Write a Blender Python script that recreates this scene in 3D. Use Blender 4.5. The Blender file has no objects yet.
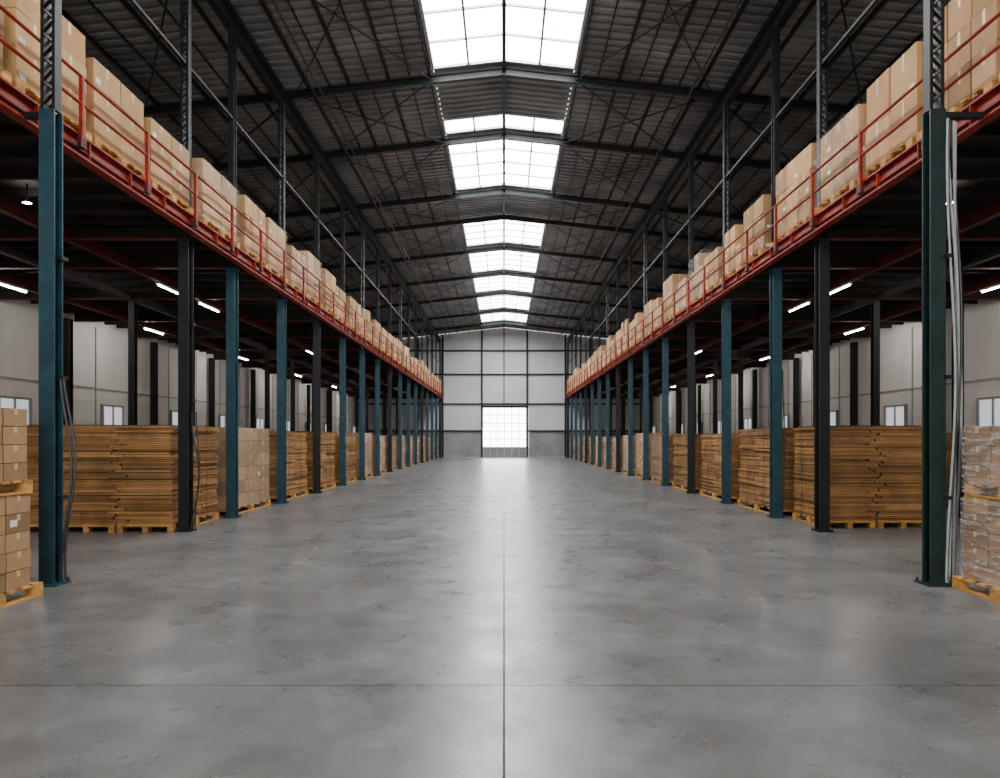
import bpy, random, math
from mathutils import Vector
random.seed(7)
S=bpy.context.scene
EYE=1.7
# ---------------------------------------------------------------- materials
def mat(name,col,rough=.6,metal=0.,nscale=4.,namt=.25,attr=False,bump=0.,spec=.5,stretch=(1,1,1),col2=None):
    m=bpy.data.materials.new(name); m.use_nodes=True
    nt=m.node_tree; N=nt.nodes; L=nt.links
    b=N['Principled BSDF']; b.inputs['Roughness'].default_value=rough; b.inputs['Metallic'].default_value=metal
    b.inputs['Specular IOR Level'].default_value=spec
    tc=N.new('ShaderNodeTexCoord'); mp=N.new('ShaderNodeMapping'); mp.inputs['Scale'].default_value=stretch
    L.new(tc.outputs['Object'],mp.inputs['Vector'])
    n=N.new('ShaderNodeTexNoise'); n.inputs['Scale'].default_value=nscale; n.inputs['Detail'].default_value=6; n.inputs['Roughness'].default_value=.6
    L.new(mp.outputs[0],n.inputs['Vector'])
    r=N.new('ShaderNodeValToRGB'); r.color_ramp.elements[0].position=.35; r.color_ramp.elements[1].position=.68
    c=Vector(col); c0=Vector(col2) if col2 else c*(1-namt)
    r.color_ramp.elements[0].color=(*c0,1); r.color_ramp.elements[1].color=(*col,1)
    L.new(n.outputs['Fac'],r.inputs['Fac'])
    out=r.outputs['Color']
    if attr:
        a=N.new('ShaderNodeAttribute'); a.attribute_name='Col'
        mx=N.new('ShaderNodeMix'); mx.data_type='RGBA'; mx.blend_type='MULTIPLY'; mx.inputs[0].default_value=1
        L.new(out,mx.inputs[6]); L.new(a.outputs['Color'],mx.inputs[7]); out=mx.outputs[2]
    L.new(out,b.inputs['Base Color'])
    if bump>0:
        bp=N.new('ShaderNodeBump'); bp.inputs['Strength'].default_value=bump; bp.inputs['Distance'].default_value=.02
        L.new(n.outputs['Fac'],bp.inputs['Height']); L.new(bp.outputs[0],b.inputs['Normal'])
    return m
def emis(name,col,s,attr=False):
    m=bpy.data.materials.new(name); m.use_nodes=True
    nt=m.node_tree; b=nt.nodes['Principled BSDF']
    b.inputs['Base Color'].default_value=(.8,.8,.8,1)
    b.inputs['Emission Color'].default_value=(*col,1); b.inputs['Emission Strength'].default_value=s
    if attr:
        a=nt.nodes.new('ShaderNodeAttribute'); a.attribute_name='Col'
        nt.links.new(a.outputs['Color'],b.inputs['Emission Color'])
    return m
M={}
M['carton']=mat('carton_cardboard',(.66,.40,.20),.75,0,3,.18,True,spec=.3)
M['tape']=mat('packing_tape',(.66,.44,.24),.35,0,5,.1)
M['label']=mat('paper_label',(.8,.8,.78),.6,0,5,.05)
M['wood']=mat('pallet_wood',(.72,.38,.11),.7,0,6,.4,True,.2,stretch=(1,1,3),spec=.3)
M['board']=mat('stacked_board',(.49,.245,.078),.65,0,2.5,.4,True,.1,spec=.4)
M['strap']=mat('black_strap',(.02,.02,.02),.4)
M['teal']=mat('teal_paint',(.016,.075,.105),.45,.1,5,.5,False,.1)
M['dark']=mat('dark_steel',(.012,.014,.016),.5,.2,6,.5)
M['green']=mat('dark_green_paint',(.010,.035,.035),.45,.1,5,.5)
M['red']=mat('red_oxide_paint',(.36,.024,.009),.5,.0,4,.5,spec=.3)
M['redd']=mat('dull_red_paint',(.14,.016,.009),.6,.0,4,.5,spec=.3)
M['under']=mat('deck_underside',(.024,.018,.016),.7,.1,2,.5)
M['roof']=mat('roof_sheet',(.30,.305,.31),.5,.1,.5,.6,stretch=(1,1,1))
M['siding']=mat('wall_siding',(.72,.74,.75),.5,.05,.35,.15)
M['sidegrey']=mat('wall_siding_lower',(.33,.345,.35),.5,.1,.8,.3)
M['panelseam']=mat('panel_seam',(.45,.45,.43),.6,0,.8,.3)
M['plaster']=mat('side_wall_paint',(.92,.905,.87),.8,0,.5,.3,col2=(.72,.70,.665),stretch=(1,1,.4))
M['frame']=mat('white_frame',(.5,.51,.52),.5,0,5,.1)
M['joint']=mat('joint_filler',(.05,.048,.045),.8)
M['hose']=mat('grey_hose',(.42,.44,.44),.4)
M['sky']=emis('skylight_pane',(1,1,1),21,True)
M['win']=emis('window_pane',(.85,.93,1),.6)
M['doorp']=emis('door_pane',(.95,.97,1),13.0)
M['tube']=emis('lamp_tube',(1,.96,.9),75)
M['tubew']=emis('wall_side_lamp_tube',(1,.96,.9),210)
def wrapmat(nm,hi,lo=.05):
    m=bpy.data.materials.new(nm); m.use_nodes=True; nt=m.node_tree; N=nt.nodes; L=nt.links
    b=N['Principled BSDF']; b.inputs['Base Color'].default_value=(.74,.74,.74,1); b.inputs['Roughness'].default_value=.15
    tc=N.new('ShaderNodeTexCoord'); mp=N.new('ShaderNodeMapping'); mp.inputs['Scale'].default_value=(1.6,1.6,8); mp.inputs['Rotation'].default_value=(.18,.14,0)
    n=N.new('ShaderNodeTexNoise'); n.inputs['Scale'].default_value=2.4; n.inputs['Detail'].default_value=7; n.inputs['Distortion'].default_value=1.4
    L.new(tc.outputs['Object'],mp.inputs[0]); L.new(mp.outputs[0],n.inputs[0])
    r=N.new('ShaderNodeValToRGB'); r.color_ramp.elements[0].position=.47; r.color_ramp.elements[0].color=(lo,lo,lo,1)
    r.color_ramp.elements[1].position=.72; r.color_ramp.elements[1].color=(hi,hi,hi,1)
    L.new(n.outputs['Fac'],r.inputs[0]); L.new(r.outputs[0],b.inputs['Alpha'])
    bp=N.new('ShaderNodeBump'); bp.inputs['Strength'].default_value=.8; bp.inputs['Distance'].default_value=.03
    L.new(n.outputs['Fac'],bp.inputs['Height']); L.new(bp.outputs[0],b.inputs['Normal'])
    return m
M['wrap']=wrapmat('stretch_wrap',.6,.08)
M['wrapthin']=wrapmat('thin_stretch_wrap',.25)
def floormat():
    m=bpy.data.materials.new('polished_concrete'); m.use_nodes=True; nt=m.node_tree; N=nt.nodes; L=nt.links
    b=N['Principled BSDF']
    tc=N.new('ShaderNodeTexCoord')
    def noise(s,d,dist=0,ro=.62):
        n=N.new('ShaderNodeTexNoise'); n.inputs['Scale'].default_value=s; n.inputs['Detail'].default_value=d; n.inputs['Distortion'].default_value=dist; n.inputs['Roughness'].default_value=ro
        L.new(tc.outputs['Object'],n.inputs[0]); return n
    def ramp(n,p0,c0,p1,c1):
        r=N.new('ShaderNodeValToRGB'); e=r.color_ramp.elements; e[0].position=p0; e[0].color=(*c0,1); e[1].position=p1; e[1].color=(*c1,1)
        L.new(n.outputs['Fac'],r.inputs[0]); return r
    def mul(a,c):
        x=N.new('ShaderNodeMix'); x.data_type='RGBA'; x.blend_type='MULTIPLY'; x.inputs[0].default_value=1
        L.new(a,x.inputs[6]); L.new(c,x.inputs[7]); return x.outputs[2]
    a=ramp(noise(.3,10,.3,.7),.3,(.145,.143,.14),.7,(.245,.243,.239))
    c=ramp(noise(2.6,12,.1,.72),.30,(.66,.66,.66),.66,(1,1,1))
    d=ramp(noise(60,4),.3,(.80,.80,.80),.6,(1,1,1))
    e=ramp(noise(.75,12,.2,.66),.32,(.64,.64,.64),.58,(1,1,1))
    o=mul(mul(mul(a.outputs[0],c.outputs[0]),d.outputs[0]),e.outputs[0])
    L.new(o,b.inputs['Base Color'])
    rr=ramp(noise(1.6,10,.2,.7),.3,(.22,)*3,.7,(.42,)*3); L.new(rr.outputs[0],b.inputs['Roughness'])
    b.inputs['Specular IOR Level'].default_value=.62
    bp=N.new('ShaderNodeBump'); bp.inputs['Strength'].default_value=.05; bp.inputs['Distance'].default_value=.01
    L.new(noise(6,6).outputs['Fac'],bp.inputs['Height']); L.new(bp.outputs[0],b.inputs['Normal'])
    return m
M['floor']=floormat()
# ---------------------------------------------------------------- mesh builder
class MB:
    def __init__(s): s.v=[];s.f=[];s.m=[];s.c=[];s.ms=[]
    def mi(s,k):
        if k not in s.ms: s.ms.append(k)
        return s.ms.index(k)
    def quad(s,p,k,c=(1,1,1)):
        i=len(s.v); s.v+= [tuple(q) for q in p]; s.f.append(tuple(range(i,i+len(p)))); s.m.append(s.mi(k)); s.c.append(c)
    def box(s,x0,x1,y0,y1,z0,z1,k,c=(1,1,1),rot=0,pivot=None):
        if x0>x1:x0,x1=x1,x0
        if y0>y1:y0,y1=y1,y0
        P=[(x0,y0,z0),(x1,y0,z0),(x1,y1,z0),(x0,y1,z0),(x0,y0,z1),(x1,y0,z1),(x1,y1,z1),(x0,y1,z1)]
        if rot:
            cx,cy=pivot or ((x0+x1)/2,(y0+y1)/2); ca,sa=math.cos(rot),math.sin(rot)
            P=[(cx+(x-cx)*ca-(y-cy)*sa,cy+(x-cx)*sa+(y-cy)*ca,z) for x,y,z in P]
        i=len(s.v); s.v+=P
        for f in ((0,3,2,1),(4,5,6,7),(0,1,5,4),(1,2,6,5),(2,3,7,6),(3,0,4,7)):
            s.f.append(tuple(i+j for j in f)); s.m.append(s.mi(k)); s.c.append(c)
    def bar(s,p,q,w,h,k,c=(1,1,1),up=(0,0,1)):
        p=Vector(p);q=Vector(q);d=(q-p).normalized();u=Vector(up)
        if abs(d.dot(u))>.98:u=Vector((0,1,0))
        r=d.cross(u).normalized(); u=r.cross(d).normalized()
        P=[]
        for b in (p,q):
            for a,e in ((-1,-1),(1,-1),(1,1),(-1,1)): P.append(tuple(b+r*a*w/2+u*e*h/2))
        i=len(s.v); s.v+=P
        for f in ((0,1,2,3),(7,6,5,4),(0,4,5,1),(1,5,6,2),(2,6,7,3),(3,7,4,0)):
            s.f.append(tuple(i+j for j in f)); s.m.append(s.mi(k)); s.c.append(c)
    def tube(s,pts,r,k,n=8):
        i=len(s.v)
        for a,p in enumerate(pts):
            p=Vector(p); d=(Vector(pts[min(a+1,len(pts)-1)])-Vector(pts[max(a-1,0)])).normalized()
            u=Vector((0,1,0)) if abs(d.y)<.9 else Vector((1,0,0))
            t=d.cross(u).normalized(); u=t.cross(d)
            for j in range(n):
                an=2*math.pi*j/n; s.v.append(tuple(p+t*math.cos(an)*r+u*math.sin(an)*r))
        for a in range(len(pts)-1):
            for j in range(n):
                s.f.append((i+a*n+j,i+a*n+(j+1)%n,i+(a+1)*n+(j+1)%n,i+(a+1)*n+j)); s.m.append(s.mi(k)); s.c.append((1,1,1))
    def ibeam(s,y0,y1,xc,z0,w,h,k,t=.03):
        s.box(xc-w/2,xc+w/2,y0,y1,z0,z0+t,k); s.box(xc-w/2,xc+w/2,y0,y1,z0+h-t,z0+h,k)
        s.box(xc-t/2,xc+t/2,y0,y1,z0+t,z0+h-t,k)
    def obj(s,name,origin=None):
        me=bpy.data.meshes.new(name)
        o=Vector(origin) if origin else Vector((0,0,0))
        me.from_pydata([tuple(Vector(v)-o) for v in s.v],[],s.f)
        for k in s.ms: me.materials.append(M[k])
        me.polygons.foreach_set('material_index',s.m)
        at=me.color_attributes.new('Col','FLOAT_COLOR','CORNER')
        buf=[]
        for f,c in zip(s.f,s.c):
            for _ in f: buf+=[*c,1]
        at.data.foreach_set('color',buf)
        me.update()
        ob=bpy.data.objects.new(name,me); ob.location=o; S.collection.objects.link(ob); return ob
U=random.uniform
YB,YF=-14.0,62.0
XW=13.5
def RZ(x): return 12.1-.11*abs(x)
# ---------------------------------------------------------------- floor
b=MB()
yj=[YB,-7.4,-1.4,4.6,10.6,16.6,22.6,28.6,34.6,40.6,46.6,52.6,YF]
g=.006
for a,c in zip(yj[:-1],yj[1:]):
    for x0,x1 in ((-XW,0),(0,XW)):
        b.quad([(x0+(g if x0==0 else 0),a+g*.7,0),(x1-(g if x1==0 else 0),a+g*.7,0),(x1-(g if x1==0 else 0),c-g*.7,0),(x0+(g if x0==0 else 0),c-g*.7,0)],'floor')
b.quad([(-XW,YB,-.006),(XW,YB,-.006),(XW,YF,-.006),(-XW,YF,-.006)],'joint')
b.obj('floor')
# ---------------------------------------------------------------- roof
sky=[(-9,-4),(3.5,9),(12.4,18.3),(21.3,22.2),(22.75,27.2),(31,35.1),(36.3,40.7),(41.8,46.2),(47.3,52.5),(53.8,58.0)]  # first two panels are out of view, added for more light
HW=1.95
b=MB()
def corr(x0,x1,y0,y1):
    p=.30; n=max(1,round((y1-y0)/p)); p=(y1-y0)/n
    prof=[]
    for i in range(n):
        y=y0+i*p; prof+=[(y,0),(y+p*.45,0),(y+p*.58,.06),(y+p*.87,.06)]
    prof.append((y1,0))
    for sgn in (-1,1):
        for (ya,za),(yb,zb) in zip(prof[:-1],prof[1:]):
            b.quad([(sgn*x0,ya,RZ(x0)+za),(sgn*x1,ya,RZ(x1)+za),(sgn*x1,yb,RZ(x1)+zb),(sgn*x0,yb,RZ(x0)+zb)],'roof')
corr(HW,XW,YB,YF)
e=YB
for a,c in sky:
    corr(0,HW,e,a); e=c
corr(0,HW,e,YF)
b.obj('ceiling')
for i,(a,c) in enumerate(sky):
    w=MB(); n=max(1,round((c-a)/1.15)); st=(c-a)/n
    for sgn in (-1,1):
        for j in range(2):
            for r in range(n):
                x0,x1=j*HW/2,(j+1)*HW/2; y0,y1=a+r*st,a+(r+1)*st
                t=U(.7,1); cc=(t*.98,t*.99,t)
                w.quad([(sgn*x0,y0,RZ(x0)+.05),(sgn*x1,y0,RZ(x1)+.05),(sgn*x1,y1,RZ(x1)+.05),(sgn*x0,y1,RZ(x0)+.05)],'sky',cc)
        for x in (HW/2,):
            w.box(sgn*x-.03,sgn*x+.03,a,c,RZ(x)-.03,RZ(x)+.03,'frame')
        w.box(sgn*HW-.04,sgn*HW+.04,a,c,RZ(HW)-.06,RZ(HW)+.06,'frame')
        for r in range(n+1):
            y=a+r*st
            w.bar((0,y,RZ(0)),(sgn*HW,y,RZ(HW)),.045,.06,'frame')
    w.obj('window_%d'%(i+1))
# ---------------------------------------------------------------- rafters / purlins
colY=[7.8,12.3,14.4,17.6,20.9]
while colY[-1]<59: colY.append(colY[-1]+3.35)
rafY=[-12,-9.3,-3.6,3.1,9.4,12.1,18.55,22.48,27.5,30.7,35.7,41.2,46.75,53.1,58.3]
b=MB()
for y in rafY:
    for s in (-1,1):
        for dz,w in ((-.10,.11),(-.28,.11)):
            b.bar((0,y,RZ(0)+dz),(s*XW,y,RZ(XW)+dz),w,.02,'dark')
        b.bar((0,y,RZ(0)-.19),(s*XW,y,RZ(XW)-.19),.02,.18,'dark')
b.obj('roof_rafters')
b=MB()
for x in (2.06,3.2,4.3,5.4,6.8,8.2,9.6,11.0,12.4):
    for s in (-1,1):
        b.box(s*x-.03,s*x+.03,YB,YF,RZ(x)-.12,RZ(x)-.01,'dark')
for x in (2.62,3.75,4.85,6.1,7.5,8.9):
    for s in (-1,1):
        b.box(s*x-.014,s*x+.014,YB,YF,RZ(x)-.06,RZ(x)-.01,'dark')
b.box(-.05,.05,YB,YF,RZ(0)-.2,RZ(0)-.06,'dark')
for i in range(0,len(rafY)-1):
    y0,y1=rafY[i],rafY[i+1]
    if y1-y0<3: continue
    for s in (-1,1):
        b.bar((s*2.0,y0,RZ(2)-.2),(s*5.8,y1,RZ(5.8)-.2),.025,.025,'dark')
        b.bar((s*5.8,y0,RZ(5.8)-.2),(s*2.0,y1,RZ(2)-.2),.025,.025,'dark')
        b.bar((s*5.8,y0,RZ(5.8)-.2),(s*10,y1,RZ(10)-.2),.04,.04,'dark')
b.obj('roof_purlins')
b=MB()
for s in (-1,1):
    b.ibeam(YB+.1,YF-.3,s*5.95,RZ(5.9)-.85,.18,.36,'dark')
    b.bar((s*5.85,YB+.1,8.6),(s*5.85,YF-.3,8.6),.05,.05,'dark')
b.obj('eaves_girder')
b=MB()
for x,z in ((-4.9,11.0),(-5.1,11.0),(5.0,11.0)):
    b.tube([(x,YB+.1,z),(x,YF-.3,z)],.025,'dark')
b.obj('conduit_pipes')
# ---------------------------------------------------------------- walls
b=MB()
DX0,DX1,DZ=-1.95,2.05,4.6
b.quad([(-XW,YF+.1,0),(XW,YF+.1,0),(XW,YF+.1,RZ(XW)+.1),(0,YF+.1,RZ(0)+.1),(-XW,YF+.1,RZ(XW)+.1)],'siding')
x=-XW
while x<XW:
    for z0,z1,k in ((0,2.45,'sidegrey'),(2.45,min(RZ(x),RZ(x+.36)),'siding')):
        if not(DX0-.2<x<DX1 ) : zz0=z0
        else:
            if k=='sidegrey': continue
            zz0=DZ
        b.box(x,x+.22,YF+.0,YF+.06,zz0,z1,k); b.box(x+.22,x+.36,YF+.05,YF+.09,zz0,z1,k)
    x+=.36
b.obj('wall_far')
b=MB()
for z in (2.45,4.95,7.7,9.9): 
    for a,c in ((-XW,DX0-.1),(DX1+.1,XW)) if z<4.6 else ((-XW,XW),):
        b.box(a,c,YF-.14,YF-.02,z-.07,z+.07,'dark')
for x in (-11,-8,-5.7,DX0-.1,DX1+.1,5.7,8,11):
    b.box(x-.08,x+.08,YF-.22,YF-.02,0,RZ(x)-.1,'dark')
b.box(-.04,.04,YF-.16,YF-.02,DZ+.3,RZ(0)-.2,'dark')
b.box(DX0-.1,DX1+.1,YF-.18,YF-.02,DZ,DZ+.2,'dark')
b.obj('trim_1')
b=MB()
b.box(DX0,DX1,YF-.05,YF-.01,0,.95,'sidegrey')
b.box(DX0,DX1,YF-.04,YF-.01,.95,DZ,'doorp')
for i in range(7):
    x=DX0+(DX1-DX0)*i/6; b.box(x-.03,x+.03,YF-.09,YF-.01,0,DZ,'frame')
for i in range(6):
    z=.95+(DZ-.95)*i/5; b.box(DX0,DX1,YF-.09,YF-.01,z-.03,z+.03,'frame')
b.obj('door_1')
wn=len(sky)
for s,nm in ((-1,'left'),(1,'right')):
    b=MB()
    X=s*XW
    b.box(X,X+s*.2,YB,YF,0,RZ(XW),'plaster')
    y=YB
    while y<YF:
        b.box(X-s*.03,X,y,y+.04,0,5.4,'panelseam'); y+=2.4
    b.box(X-s*.06,X,YB,YF,0,.5,'sidegrey')
    b.box(X-s*.05,X,YB,YF,3.35,3.39,'panelseam')
    b.obj('wall_'+nm)
    y=17.75
    while y<60:
        wn+=1; w=MB()
        w.box(X-s*.05,X-s*.02,y,y+1.1,2.05,2.8,'win')
        for a,c,z0,z1 in ((y-.06,y+1.16,1.99,2.05),(y-.06,y+1.16,2.8,2.86),(y-.06,y,2.05,2.8),(y+1.1,y+1.16,2.05,2.8),(y+.53,y+.57,2.05,2.8)):
            w.box(X-s*.1,X-s*.0,a,c,z0,z1,'sidegrey')
        w.obj('window_%d'%wn); y+=4.6
b=MB()
b.box(-XW,-4.5,YB-.2,YB,0,6,'siding'); b.box(4.5,XW,YB-.2,YB,0,6,'siding')
b.box(-XW,XW,YB-.2,YB,10,10.6,'siding'); 
b.quad([(-XW,YB-.1,10.6),(XW,YB-.1,10.6),(0,YB-.1,12.1)],'siding')
b.box(-XW,-6,YB-.2,YB,6,10,'siding'); b.box(6,XW,YB-.2,YB,6,10,'siding'); b.box(-6,6,YB-.2,YB,5.5,6,'siding')
b.obj('wall_back')
wn+=1; w=MB()  # unseen glowing glazing behind the camera, added as fill light
w.box(-6,6,YB-.12,YB-.08,6,10,'sky',(.5,.49,.47))
for i in range(9): w.box(-6+i*1.5-.04,-6+i*1.5+.04,YB-.1,YB,6,10,'frame')
for z in (7.3,8.7): w.box(-6,6,YB-.1,YB,z-.04,z+.04,'frame')
w.obj('window_%d'%wn)
# ---------------------------------------------------------------- mezzanine
DECK=EYE+4.03; BB=DECK-.30
for s in (-1,1):
    b=MB()
    xc=s*5.66
    b.ibeam(-6,YF-.3,xc,BB,.15,.298,'red',.028)
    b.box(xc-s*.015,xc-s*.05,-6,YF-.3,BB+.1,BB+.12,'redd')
    for y in [c for c in range(-5,61,1)]:
        b.box(xc-.07,xc+.07,y,y+.015,BB+.028,BB+.27,'red')
    b.obj('mezzanine_edge_beam')
    b=MB()
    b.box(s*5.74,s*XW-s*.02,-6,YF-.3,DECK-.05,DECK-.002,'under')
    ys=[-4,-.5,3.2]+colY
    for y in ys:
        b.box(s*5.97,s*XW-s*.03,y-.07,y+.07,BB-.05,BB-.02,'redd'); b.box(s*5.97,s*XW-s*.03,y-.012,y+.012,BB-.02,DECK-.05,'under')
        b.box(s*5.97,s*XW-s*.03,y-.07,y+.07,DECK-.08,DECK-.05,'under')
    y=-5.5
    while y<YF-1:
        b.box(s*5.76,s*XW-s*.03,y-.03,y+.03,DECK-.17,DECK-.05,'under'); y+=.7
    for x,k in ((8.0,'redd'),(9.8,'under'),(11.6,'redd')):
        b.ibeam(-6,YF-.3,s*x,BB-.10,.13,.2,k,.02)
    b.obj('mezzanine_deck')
    b=MB(); xr=s*5.56
    y=-5.8
    while y<YF-.5:
        b.box(xr-.025,xr+.025,y-.025,y+.025,DECK-.2,DECK+.74,'red')
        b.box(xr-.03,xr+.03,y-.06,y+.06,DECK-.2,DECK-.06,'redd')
        y+=1.62
    for z in (.38,.74):
        b.tube([(xr,-5.8,DECK+z),(xr,YF-.6,DECK+z)],.022,'red',8)
    b.obj('safety_railing')
# ---------------------------------------------------------------- columns
def lattice(b,x,y,z0,z1,k,w=.2):
    for sx in (-1,1):
        b.box(x+sx*w/2-.02,x+sx*w/2+.02,y-.06,y+.06,z0,z1,k)
    z=z0+.05; t=1
    while z+.14<z1:
        for yy in (-.05,.05):
            b.bar((x-t*w/2,y+yy,z),(x+t*w/2,y+yy,z+.14),.012,.04,k,up=(0,1,0))
        z+=.14; t=-t
def hcol(b,x,y,z0,z1,k,w=.2,d=.2):
    b.box(x-w/2,x+w/2,y-d/2,y-d/2+.02,z0,z1,k); b.box(x-w/2,x+w/2,y+d/2-.02,y+d/2,z0,z1,k)
    b.box(x-.01,x+.01,y-d/2+.02,y+d/2-.02,z0,z1,k)
def base(b,x,y,k):
    b.box(x-.15,x+.15,y-.14,y+.14,0,.02,k)
    for a in (-1,1):
        for c in (-1,1):
            b.tube([(x+a*.125,y+c*.115,.02),(x+a*.125,y+c*.115,.06)],.014,k,6)
        b.quad([(x+a*.09,y,.02),(x+a*.15,y,.02),(x+a*.09,y,.16)],k)
NX={-1:5.30,1:5.03}
for s in (-1,1):
    for i,y in enumerate([-4,-.5,3.2]+colY):
        b=MB()
        if y<8: x=s*NX[s]
        else: x=s*5.87
        k='dark' if abs(y-12.3)<.1 or (i%4==3 and y>20) else 'teal'
        if s==1 and y<8: k='green'
        if y<8:
            hcol(b,x,y,.02,BB+.1,k,.18,.16); base(b,x,y,k)
            lattice(b,x,y,BB+.1,RZ(x)-.45,'dark',.13)
            b.box(x+s*.09,s*5.6,y-.04,y+.04,BB+.02,BB+.08,'dark')
        else:
            hcol(b,x,y,.02,BB-.06,k,.19,.2); base(b,x,y,k)
            b.box(x-.12,x+.12,y-.13,y+.13,BB-.08,BB-.06,k)
            if abs(y-12.3)<.1 or i%3==0: lattice(b,x,y,BB-.06,RZ(x)-.85,'dark',.11)
            else: hcol(b,x,y,BB-.06,RZ(x)-.85,'dark',.13,.14)
        b.obj('steel_column',(x,y,0))
    b=MB()
    for y in [3.2]+colY[1::1]:
        hcol(b,s*9.8,y,.0,BB-.11,'dark',.16,.16)
    for y in range(-10,62,5):
        hcol(b,s*(XW-.22),y+.3,0,BB-.06,'dark',.2,.2)
    b.obj('inner_steel_columns')
# ---------------------------------------------------------------- pallets & goods
def pallet(b,x0,x1,y0,y1,z):
    cw=lambda:(lambda t:(t,t*.97,t*.93))(U(.7,1.1))
    for yy in (y0,(y0+y1)/2-.07,y1-.14):
        for xx in (x0,(x0+x1)/2-.05,x1-.1):
            b.box(xx,xx+.1,yy,yy+.14,z+.022,z+.10,'wood',cw())
    for xx in (x0,(x0+x1)/2-.05,x1-.1): b.box(xx,xx+.1,y0,y1,z,z+.022,'wood',cw())
    for yy in (y0,(y0+y1)/2-.07,y1-.14): b.box(x0,x1,yy,yy+.14,z+.10,z+.12,'wood',cw())
    n=7; st=(y1-y0-.1)/(n-1)
    for i in range(n): b.box(x0,x1,y0+i*st,y0+i*st+.1,z+.12,z+.142,'wood',cw())
    return z+.142
def cartons(b,x0,x1,y0,y1,z,h,nx,ny,nz,labels=True,jit=.012,tint=1.0,dropt=.15,rr=.0):
    bh=h/nz
    for k in range(nz):
        for i in range(nx):
            for j in range(ny):
                if k==nz-1 and random.random()<dropt: continue
                dx=(x1-x0)/nx; dy=(y1-y0)/ny
                a=x0+i*dx+U(.003,jit); c=x0+(i+1)*dx-U(.003,jit); d=y0+j*dy+U(.003,jit); e=y0+(j+1)*dy-U(.003,jit)
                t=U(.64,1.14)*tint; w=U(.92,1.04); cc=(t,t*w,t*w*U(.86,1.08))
                z0=z+k*bh+.001; z1=z+(k+1)*bh-.006
                rt=U(-rr,rr); pv=((a+c)/2,(d+e)/2)
                B=lambda *q: b.box(*q[:6],q[6],q[7] if len(q)>7 else (1,1,1),rot=rt,pivot=pv)
                B(a,c,d,e,z0,z1,'carton',cc)
                if j==0:
                    m=(a+c)/2; B(m-.025,m+.025,d-.002,d,z0+bh*.55,z1,'tape')
                    if labels and random.random()<.25: B(a+.05,a+.05+.1,d-.003,d,z0+.06,z0+.13,'label')
                m=(d+e)/2
                if i==0:
                    B(a-.002,a,m-.025,m+.025,z0+bh*.62,z1,'tape')
                    if labels and random.random()<.25: B(a-.003,a,d+.05,d+.15,z0+.06,z0+.13,'label')
                if i==nx-1:
                    B(c,c+.002,m-.025,m+.025,z0+bh*.62,z1,'tape')
                    if labels and random.random()<.25: B(c,c+.003,d+.05,d+.15,z0+.06,z0+.13,'label')
def wrap(b,x0,x1,y0,y1,z0,z1,k='wrap'):
    e=.012
    x0-=e;x1+=e;y0-=e;y1+=e
    b.quad([(x0,y0,z0),(x1,y0,z0),(x1,y0,z1),(x0,y0,z1)],k); b.quad([(x0,y1,z0),(x1,y1,z0),(x1,y1,z1),(x0,y1,z1)],k)
    b.quad([(x0,y0,z0),(x0,y1,z0),(x0,y1,z1),(x0,y0,z1)],k); b.quad([(x1,y0,z0),(x1,y1,z0),(x1,y1,z1),(x1,y0,z1)],k)
def boards(b,x0,x1,y0,y1,z,ztop,tint=1.):
    while z<ztop-.02:
        n=random.randint(2,5); th=U(.035,.055)
        t=U(.8,1.12)*tint; jx,jy=U(-.02,.02),U(-.02,.02)
        for _ in range(n):
            if z+th>ztop: break
            cuts=[x0+jx]+([x0+(x1-x0)*U(.4,.6)] if x1-x0>1.5 else [])+[x1+jx]
            ycuts=[y0+jy,(y0+y1)/2+U(-.3,.3),y1+jy] if y1-y0>1.6 else [y0+jy,y1+jy]
            for a,c in zip(cuts[:-1],cuts[1:]):
                for d,e in zip(ycuts[:-1],ycuts[1:]):
                    q=t*U(.55,1.15)
                    b.box(a+U(.0,.03),c-U(.0,.03),d+U(0,.035),e-U(0,.035),z,z+th-.006,'board',(q,q*U(.93,1.04),q*U(.85,1.25)))
            z+=th
        if random.random()<.35:
            b.box(x0+.06,x1-.06,y0+.06,y1-.06,z-.002,z+.012,'board',(.35,.35,.35)); z+=.012  # inset sheet, colour darkened to paint the shade in gaps between bundles
    return z
def straps(b,x0,x1,y0,y1,z0,z1):
    for f in (.3,.7):
        y=y0+(y1-y0)*f
        for xx in (x0-.024,x1+.02): b.box(xx,xx+.004,y-.007,y+.007,z0,z1+.005,'strap')
for s in (-1,1):
    runs=[(1.7,12.14,7),(12.46,14.24,1),(14.56,17.44,2)]
    cc=colY[3:]
    for a,c in zip(cc[:-1],cc[1:]): runs.append((a+.16,c-.16,2))
    for ra,rb,n in runs:
        L0=(rb-ra)/n
        for q in range(n):
            y=ra+q*L0+.04; L=L0-.08
            xa=5.61+U(0,.06); xb=xa+1.15
            X0,X1=(xa,xb) if s>0 else (-xb,-xa)
            b=MB(); z=pallet(b,X0,X1,y,y+L,DECK)
            nz=random.choice([2,3,3,3]); h=(U(1.02,1.3) if s<0 else U(1.12,1.5))
            if random.random()<.2: h*=.76
            if y<9: h+=.1
            cartons(b,X0+.09,X1-.04,y+.05,y+L-.05,z,h,2,random.choice([2,3,3]),nz,tint=U(.85,1.18),dropt=.12,rr=.03,jit=.018)
            if random.random()<.2: wrap(b,X0+.07,X1-.02,y+.03,y+L-.03,z,z+h*.98,'wrapthin')
            b.obj('pallet_of_cardboard_boxes',((X0+X1)/2,y+L/2,DECK))
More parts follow.
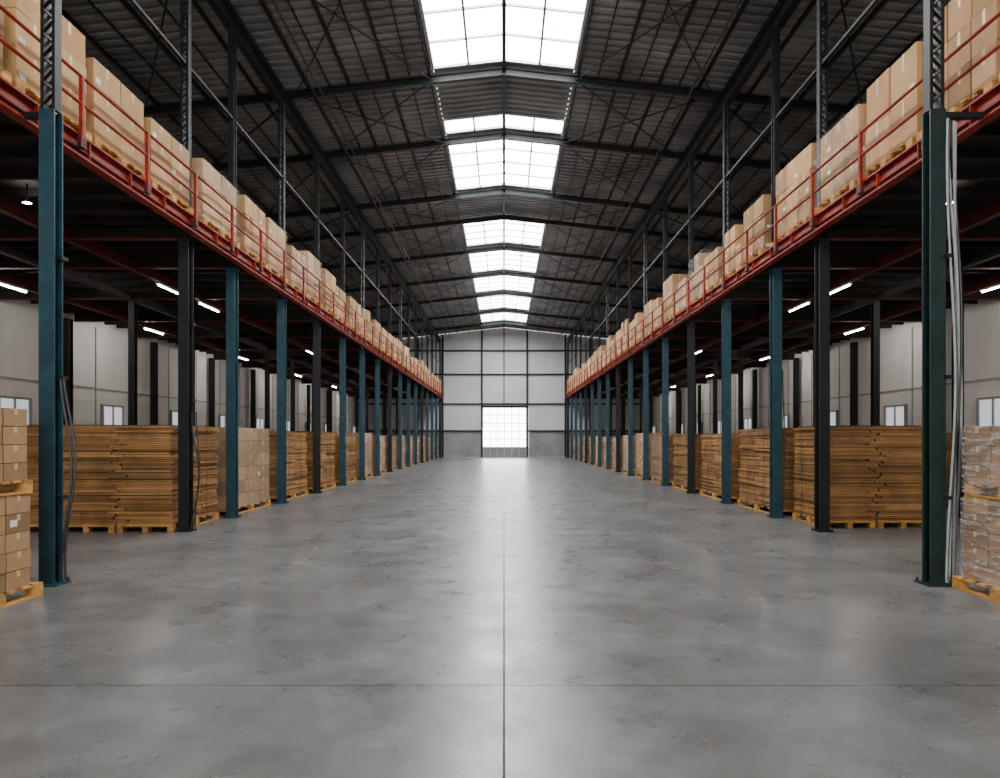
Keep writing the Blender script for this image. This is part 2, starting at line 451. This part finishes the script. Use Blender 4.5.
# ground goods
seq=colY[1:]
for s in (-1,1):
    for i,c in enumerate(seq[:-1]):
        ya=c+.3; yb=seq[i+1]-.5
        if i==0:
            ya,yb=(12.15,14.1) if s<0 else (12.75,14.15)
            cells=[(6.05,8.1),(8.2,9.5)] if s<0 else [(6.15,8.1)]
        else: cells=[(6.02,7.25)] if i%3 else [(6.02,7.25),(7.3,8.5)]
        top=U(1.80,1.98) if i else 1.97
        for ci,(xa,xb) in enumerate(cells):
            X0,X1=(xa,xb) if s>0 else (-xb,-xa)
            b=MB()
            if X1-X0>1.6:
                m=(X0+X1)/2; z=pallet(b,X0-.02,m-.03,ya-.02,yb+.02,0); z=pallet(b,m+.03,X1+.02,ya-.02,yb+.02,0)
            else: z=pallet(b,X0-.03,X1+.03,ya-.02,yb+.02,0)
            kind=random.random()
            if i==0 or kind<.75:
                zt=boards(b,X0,X1,ya,yb,z,top,1.0 if i==0 else U(.9,1.2)); straps(b,X0,X1,ya,yb,z,zt)
                nm='pallet_of_stacked_boards'
                if i and random.random()<.7: wrap(b,X0-.02,X1+.02,ya-.02,yb+.02,z,zt-.02,'wrapthin')
            else:
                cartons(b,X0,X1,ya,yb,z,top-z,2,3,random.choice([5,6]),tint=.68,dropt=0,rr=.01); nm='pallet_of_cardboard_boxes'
                wrap(b,X0,X1,ya,yb,z,top,'wrapthin')
            b.obj(nm,((X0+X1)/2,(ya+yb)/2,0))
    for y in (11.2,13.9,16.6,19.5,24,29,35,42,50):
        b=MB(); X0,X1=(10.3,11.6) if s>0 else (-11.6,-10.3)
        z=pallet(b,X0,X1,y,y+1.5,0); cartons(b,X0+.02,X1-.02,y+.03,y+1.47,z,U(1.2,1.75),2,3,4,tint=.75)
        b.obj('pallet_of_cardboard_boxes',((X0+X1)/2,y+.75,0))
# near-left double stack
b=MB(); X0,X1,y0,y1=-6.15,-5.03,6.05,7.28
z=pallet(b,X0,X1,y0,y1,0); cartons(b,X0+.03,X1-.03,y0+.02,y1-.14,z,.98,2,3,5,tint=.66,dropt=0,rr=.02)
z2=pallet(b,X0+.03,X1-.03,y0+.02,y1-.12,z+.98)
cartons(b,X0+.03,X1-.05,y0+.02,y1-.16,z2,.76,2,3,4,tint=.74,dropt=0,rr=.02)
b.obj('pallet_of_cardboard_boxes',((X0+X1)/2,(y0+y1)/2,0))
# near-right wrapped double stack
b=MB(); X0,X1,y0,y1=5.12,6.25,6.3,7.62
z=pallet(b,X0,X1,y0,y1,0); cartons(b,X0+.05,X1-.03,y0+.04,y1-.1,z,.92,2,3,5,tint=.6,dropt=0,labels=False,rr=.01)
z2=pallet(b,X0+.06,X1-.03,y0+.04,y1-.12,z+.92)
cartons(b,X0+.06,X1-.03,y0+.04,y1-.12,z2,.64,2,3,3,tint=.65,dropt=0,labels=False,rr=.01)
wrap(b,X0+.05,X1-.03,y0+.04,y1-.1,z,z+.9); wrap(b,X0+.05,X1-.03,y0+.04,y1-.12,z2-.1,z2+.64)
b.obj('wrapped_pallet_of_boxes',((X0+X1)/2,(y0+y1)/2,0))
# ---------------------------------------------------------------- hoses on columns
def hose(name,x,y,z0,z1,n,k,sp=.04,side=1,r=.014,off0=.13):
    b=MB()
    for i in range(n):
        pts=[]; ph=U(0,6); am=U(.012,.03); off=side*(off0+i*sp); fr=U(5.5,8)
        for j in range(56):
            t=j/55; z=z1+(z0-z1)*t
            pts.append((x+off+am*math.sin(ph+t*fr)+side*.09*math.sin(math.pi*t)**2,y+.02*i+.012*math.sin(ph*2+t*9),z))
        b.tube(pts,r,'strap' if (k=='hose' and i%3==1) else k,8)
    for z in (1.0,2.4,3.8): b.box(x+side*.06,x+side*.14,y-.02,y+.1,z,z+.04,'dark')
    return b.obj(name,(x,y,0))
hose('hanging_hoses',5.03,7.70,.04,5.4,6,'hose',.03,1,.013,.085)
hose('power_cable',-5.30,7.8,.04,2.4,2,'strap',.03)
hose('power_cable',-5.87,12.3,.04,2.2,2,'strap',.03)
hose('power_cable',5.87,14.4,.04,3.2,1,'strap',.03)
# ---------------------------------------------------------------- lamps
for s in (-1,1):
    for X,ys,tk in ((8.0,[5.0,15.4,17.5,27],'tube'),(11.6,[4,8.5,15,21.5,29,37,45,54],'tubew')):
        for y in ys:
            b=MB(); zt=BB-.10
            b.box(s*X-.05,s*X+.05,y,y+1.2,zt-.05,zt,'frame')
            b.tube([(s*X,y+.03,zt-.065),(s*X,y+1.17,zt-.065)],.016,tk,8)
            b.obj('fluorescent_lamp',(s*X,y+.6,zt))
    b=MB(); x,y=(-7.44,10.4) if s<0 else (6.95,10.4)
    z=BB-.02; n=16
    b.tube([(x,y,DECK-.05),(x,y,z+.03)],.015,'dark',6)
    b.tube([(x,y,z+.03),(x,y,z-.03)],.07,'dark',n)
    b.quad([(x+.06*math.cos(2*math.pi*i/n),y+.06*math.sin(2*math.pi*i/n),z-.028) for i in range(n)],'tube')
    b.obj('round_downlight',(x,y,z))
# ---------------------------------------------------------------- world & camera
w=bpy.data.worlds.new('World'); S.world=w; w.use_nodes=True
w.node_tree.nodes['Background'].inputs[0].default_value=(1,.96,.9,1); w.node_tree.nodes['Background'].inputs[1].default_value=6
cd=bpy.data.cameras.new('camera'); cam=bpy.data.objects.new('camera',cd); S.collection.objects.link(cam)
cam.location=(0,0,EYE); cam.rotation_euler=(math.pi/2,0,0)
cd.sensor_width=36; cd.lens=24; cd.shift_x=-.004; cd.shift_y=.05; cd.clip_end=300
S.camera=cam
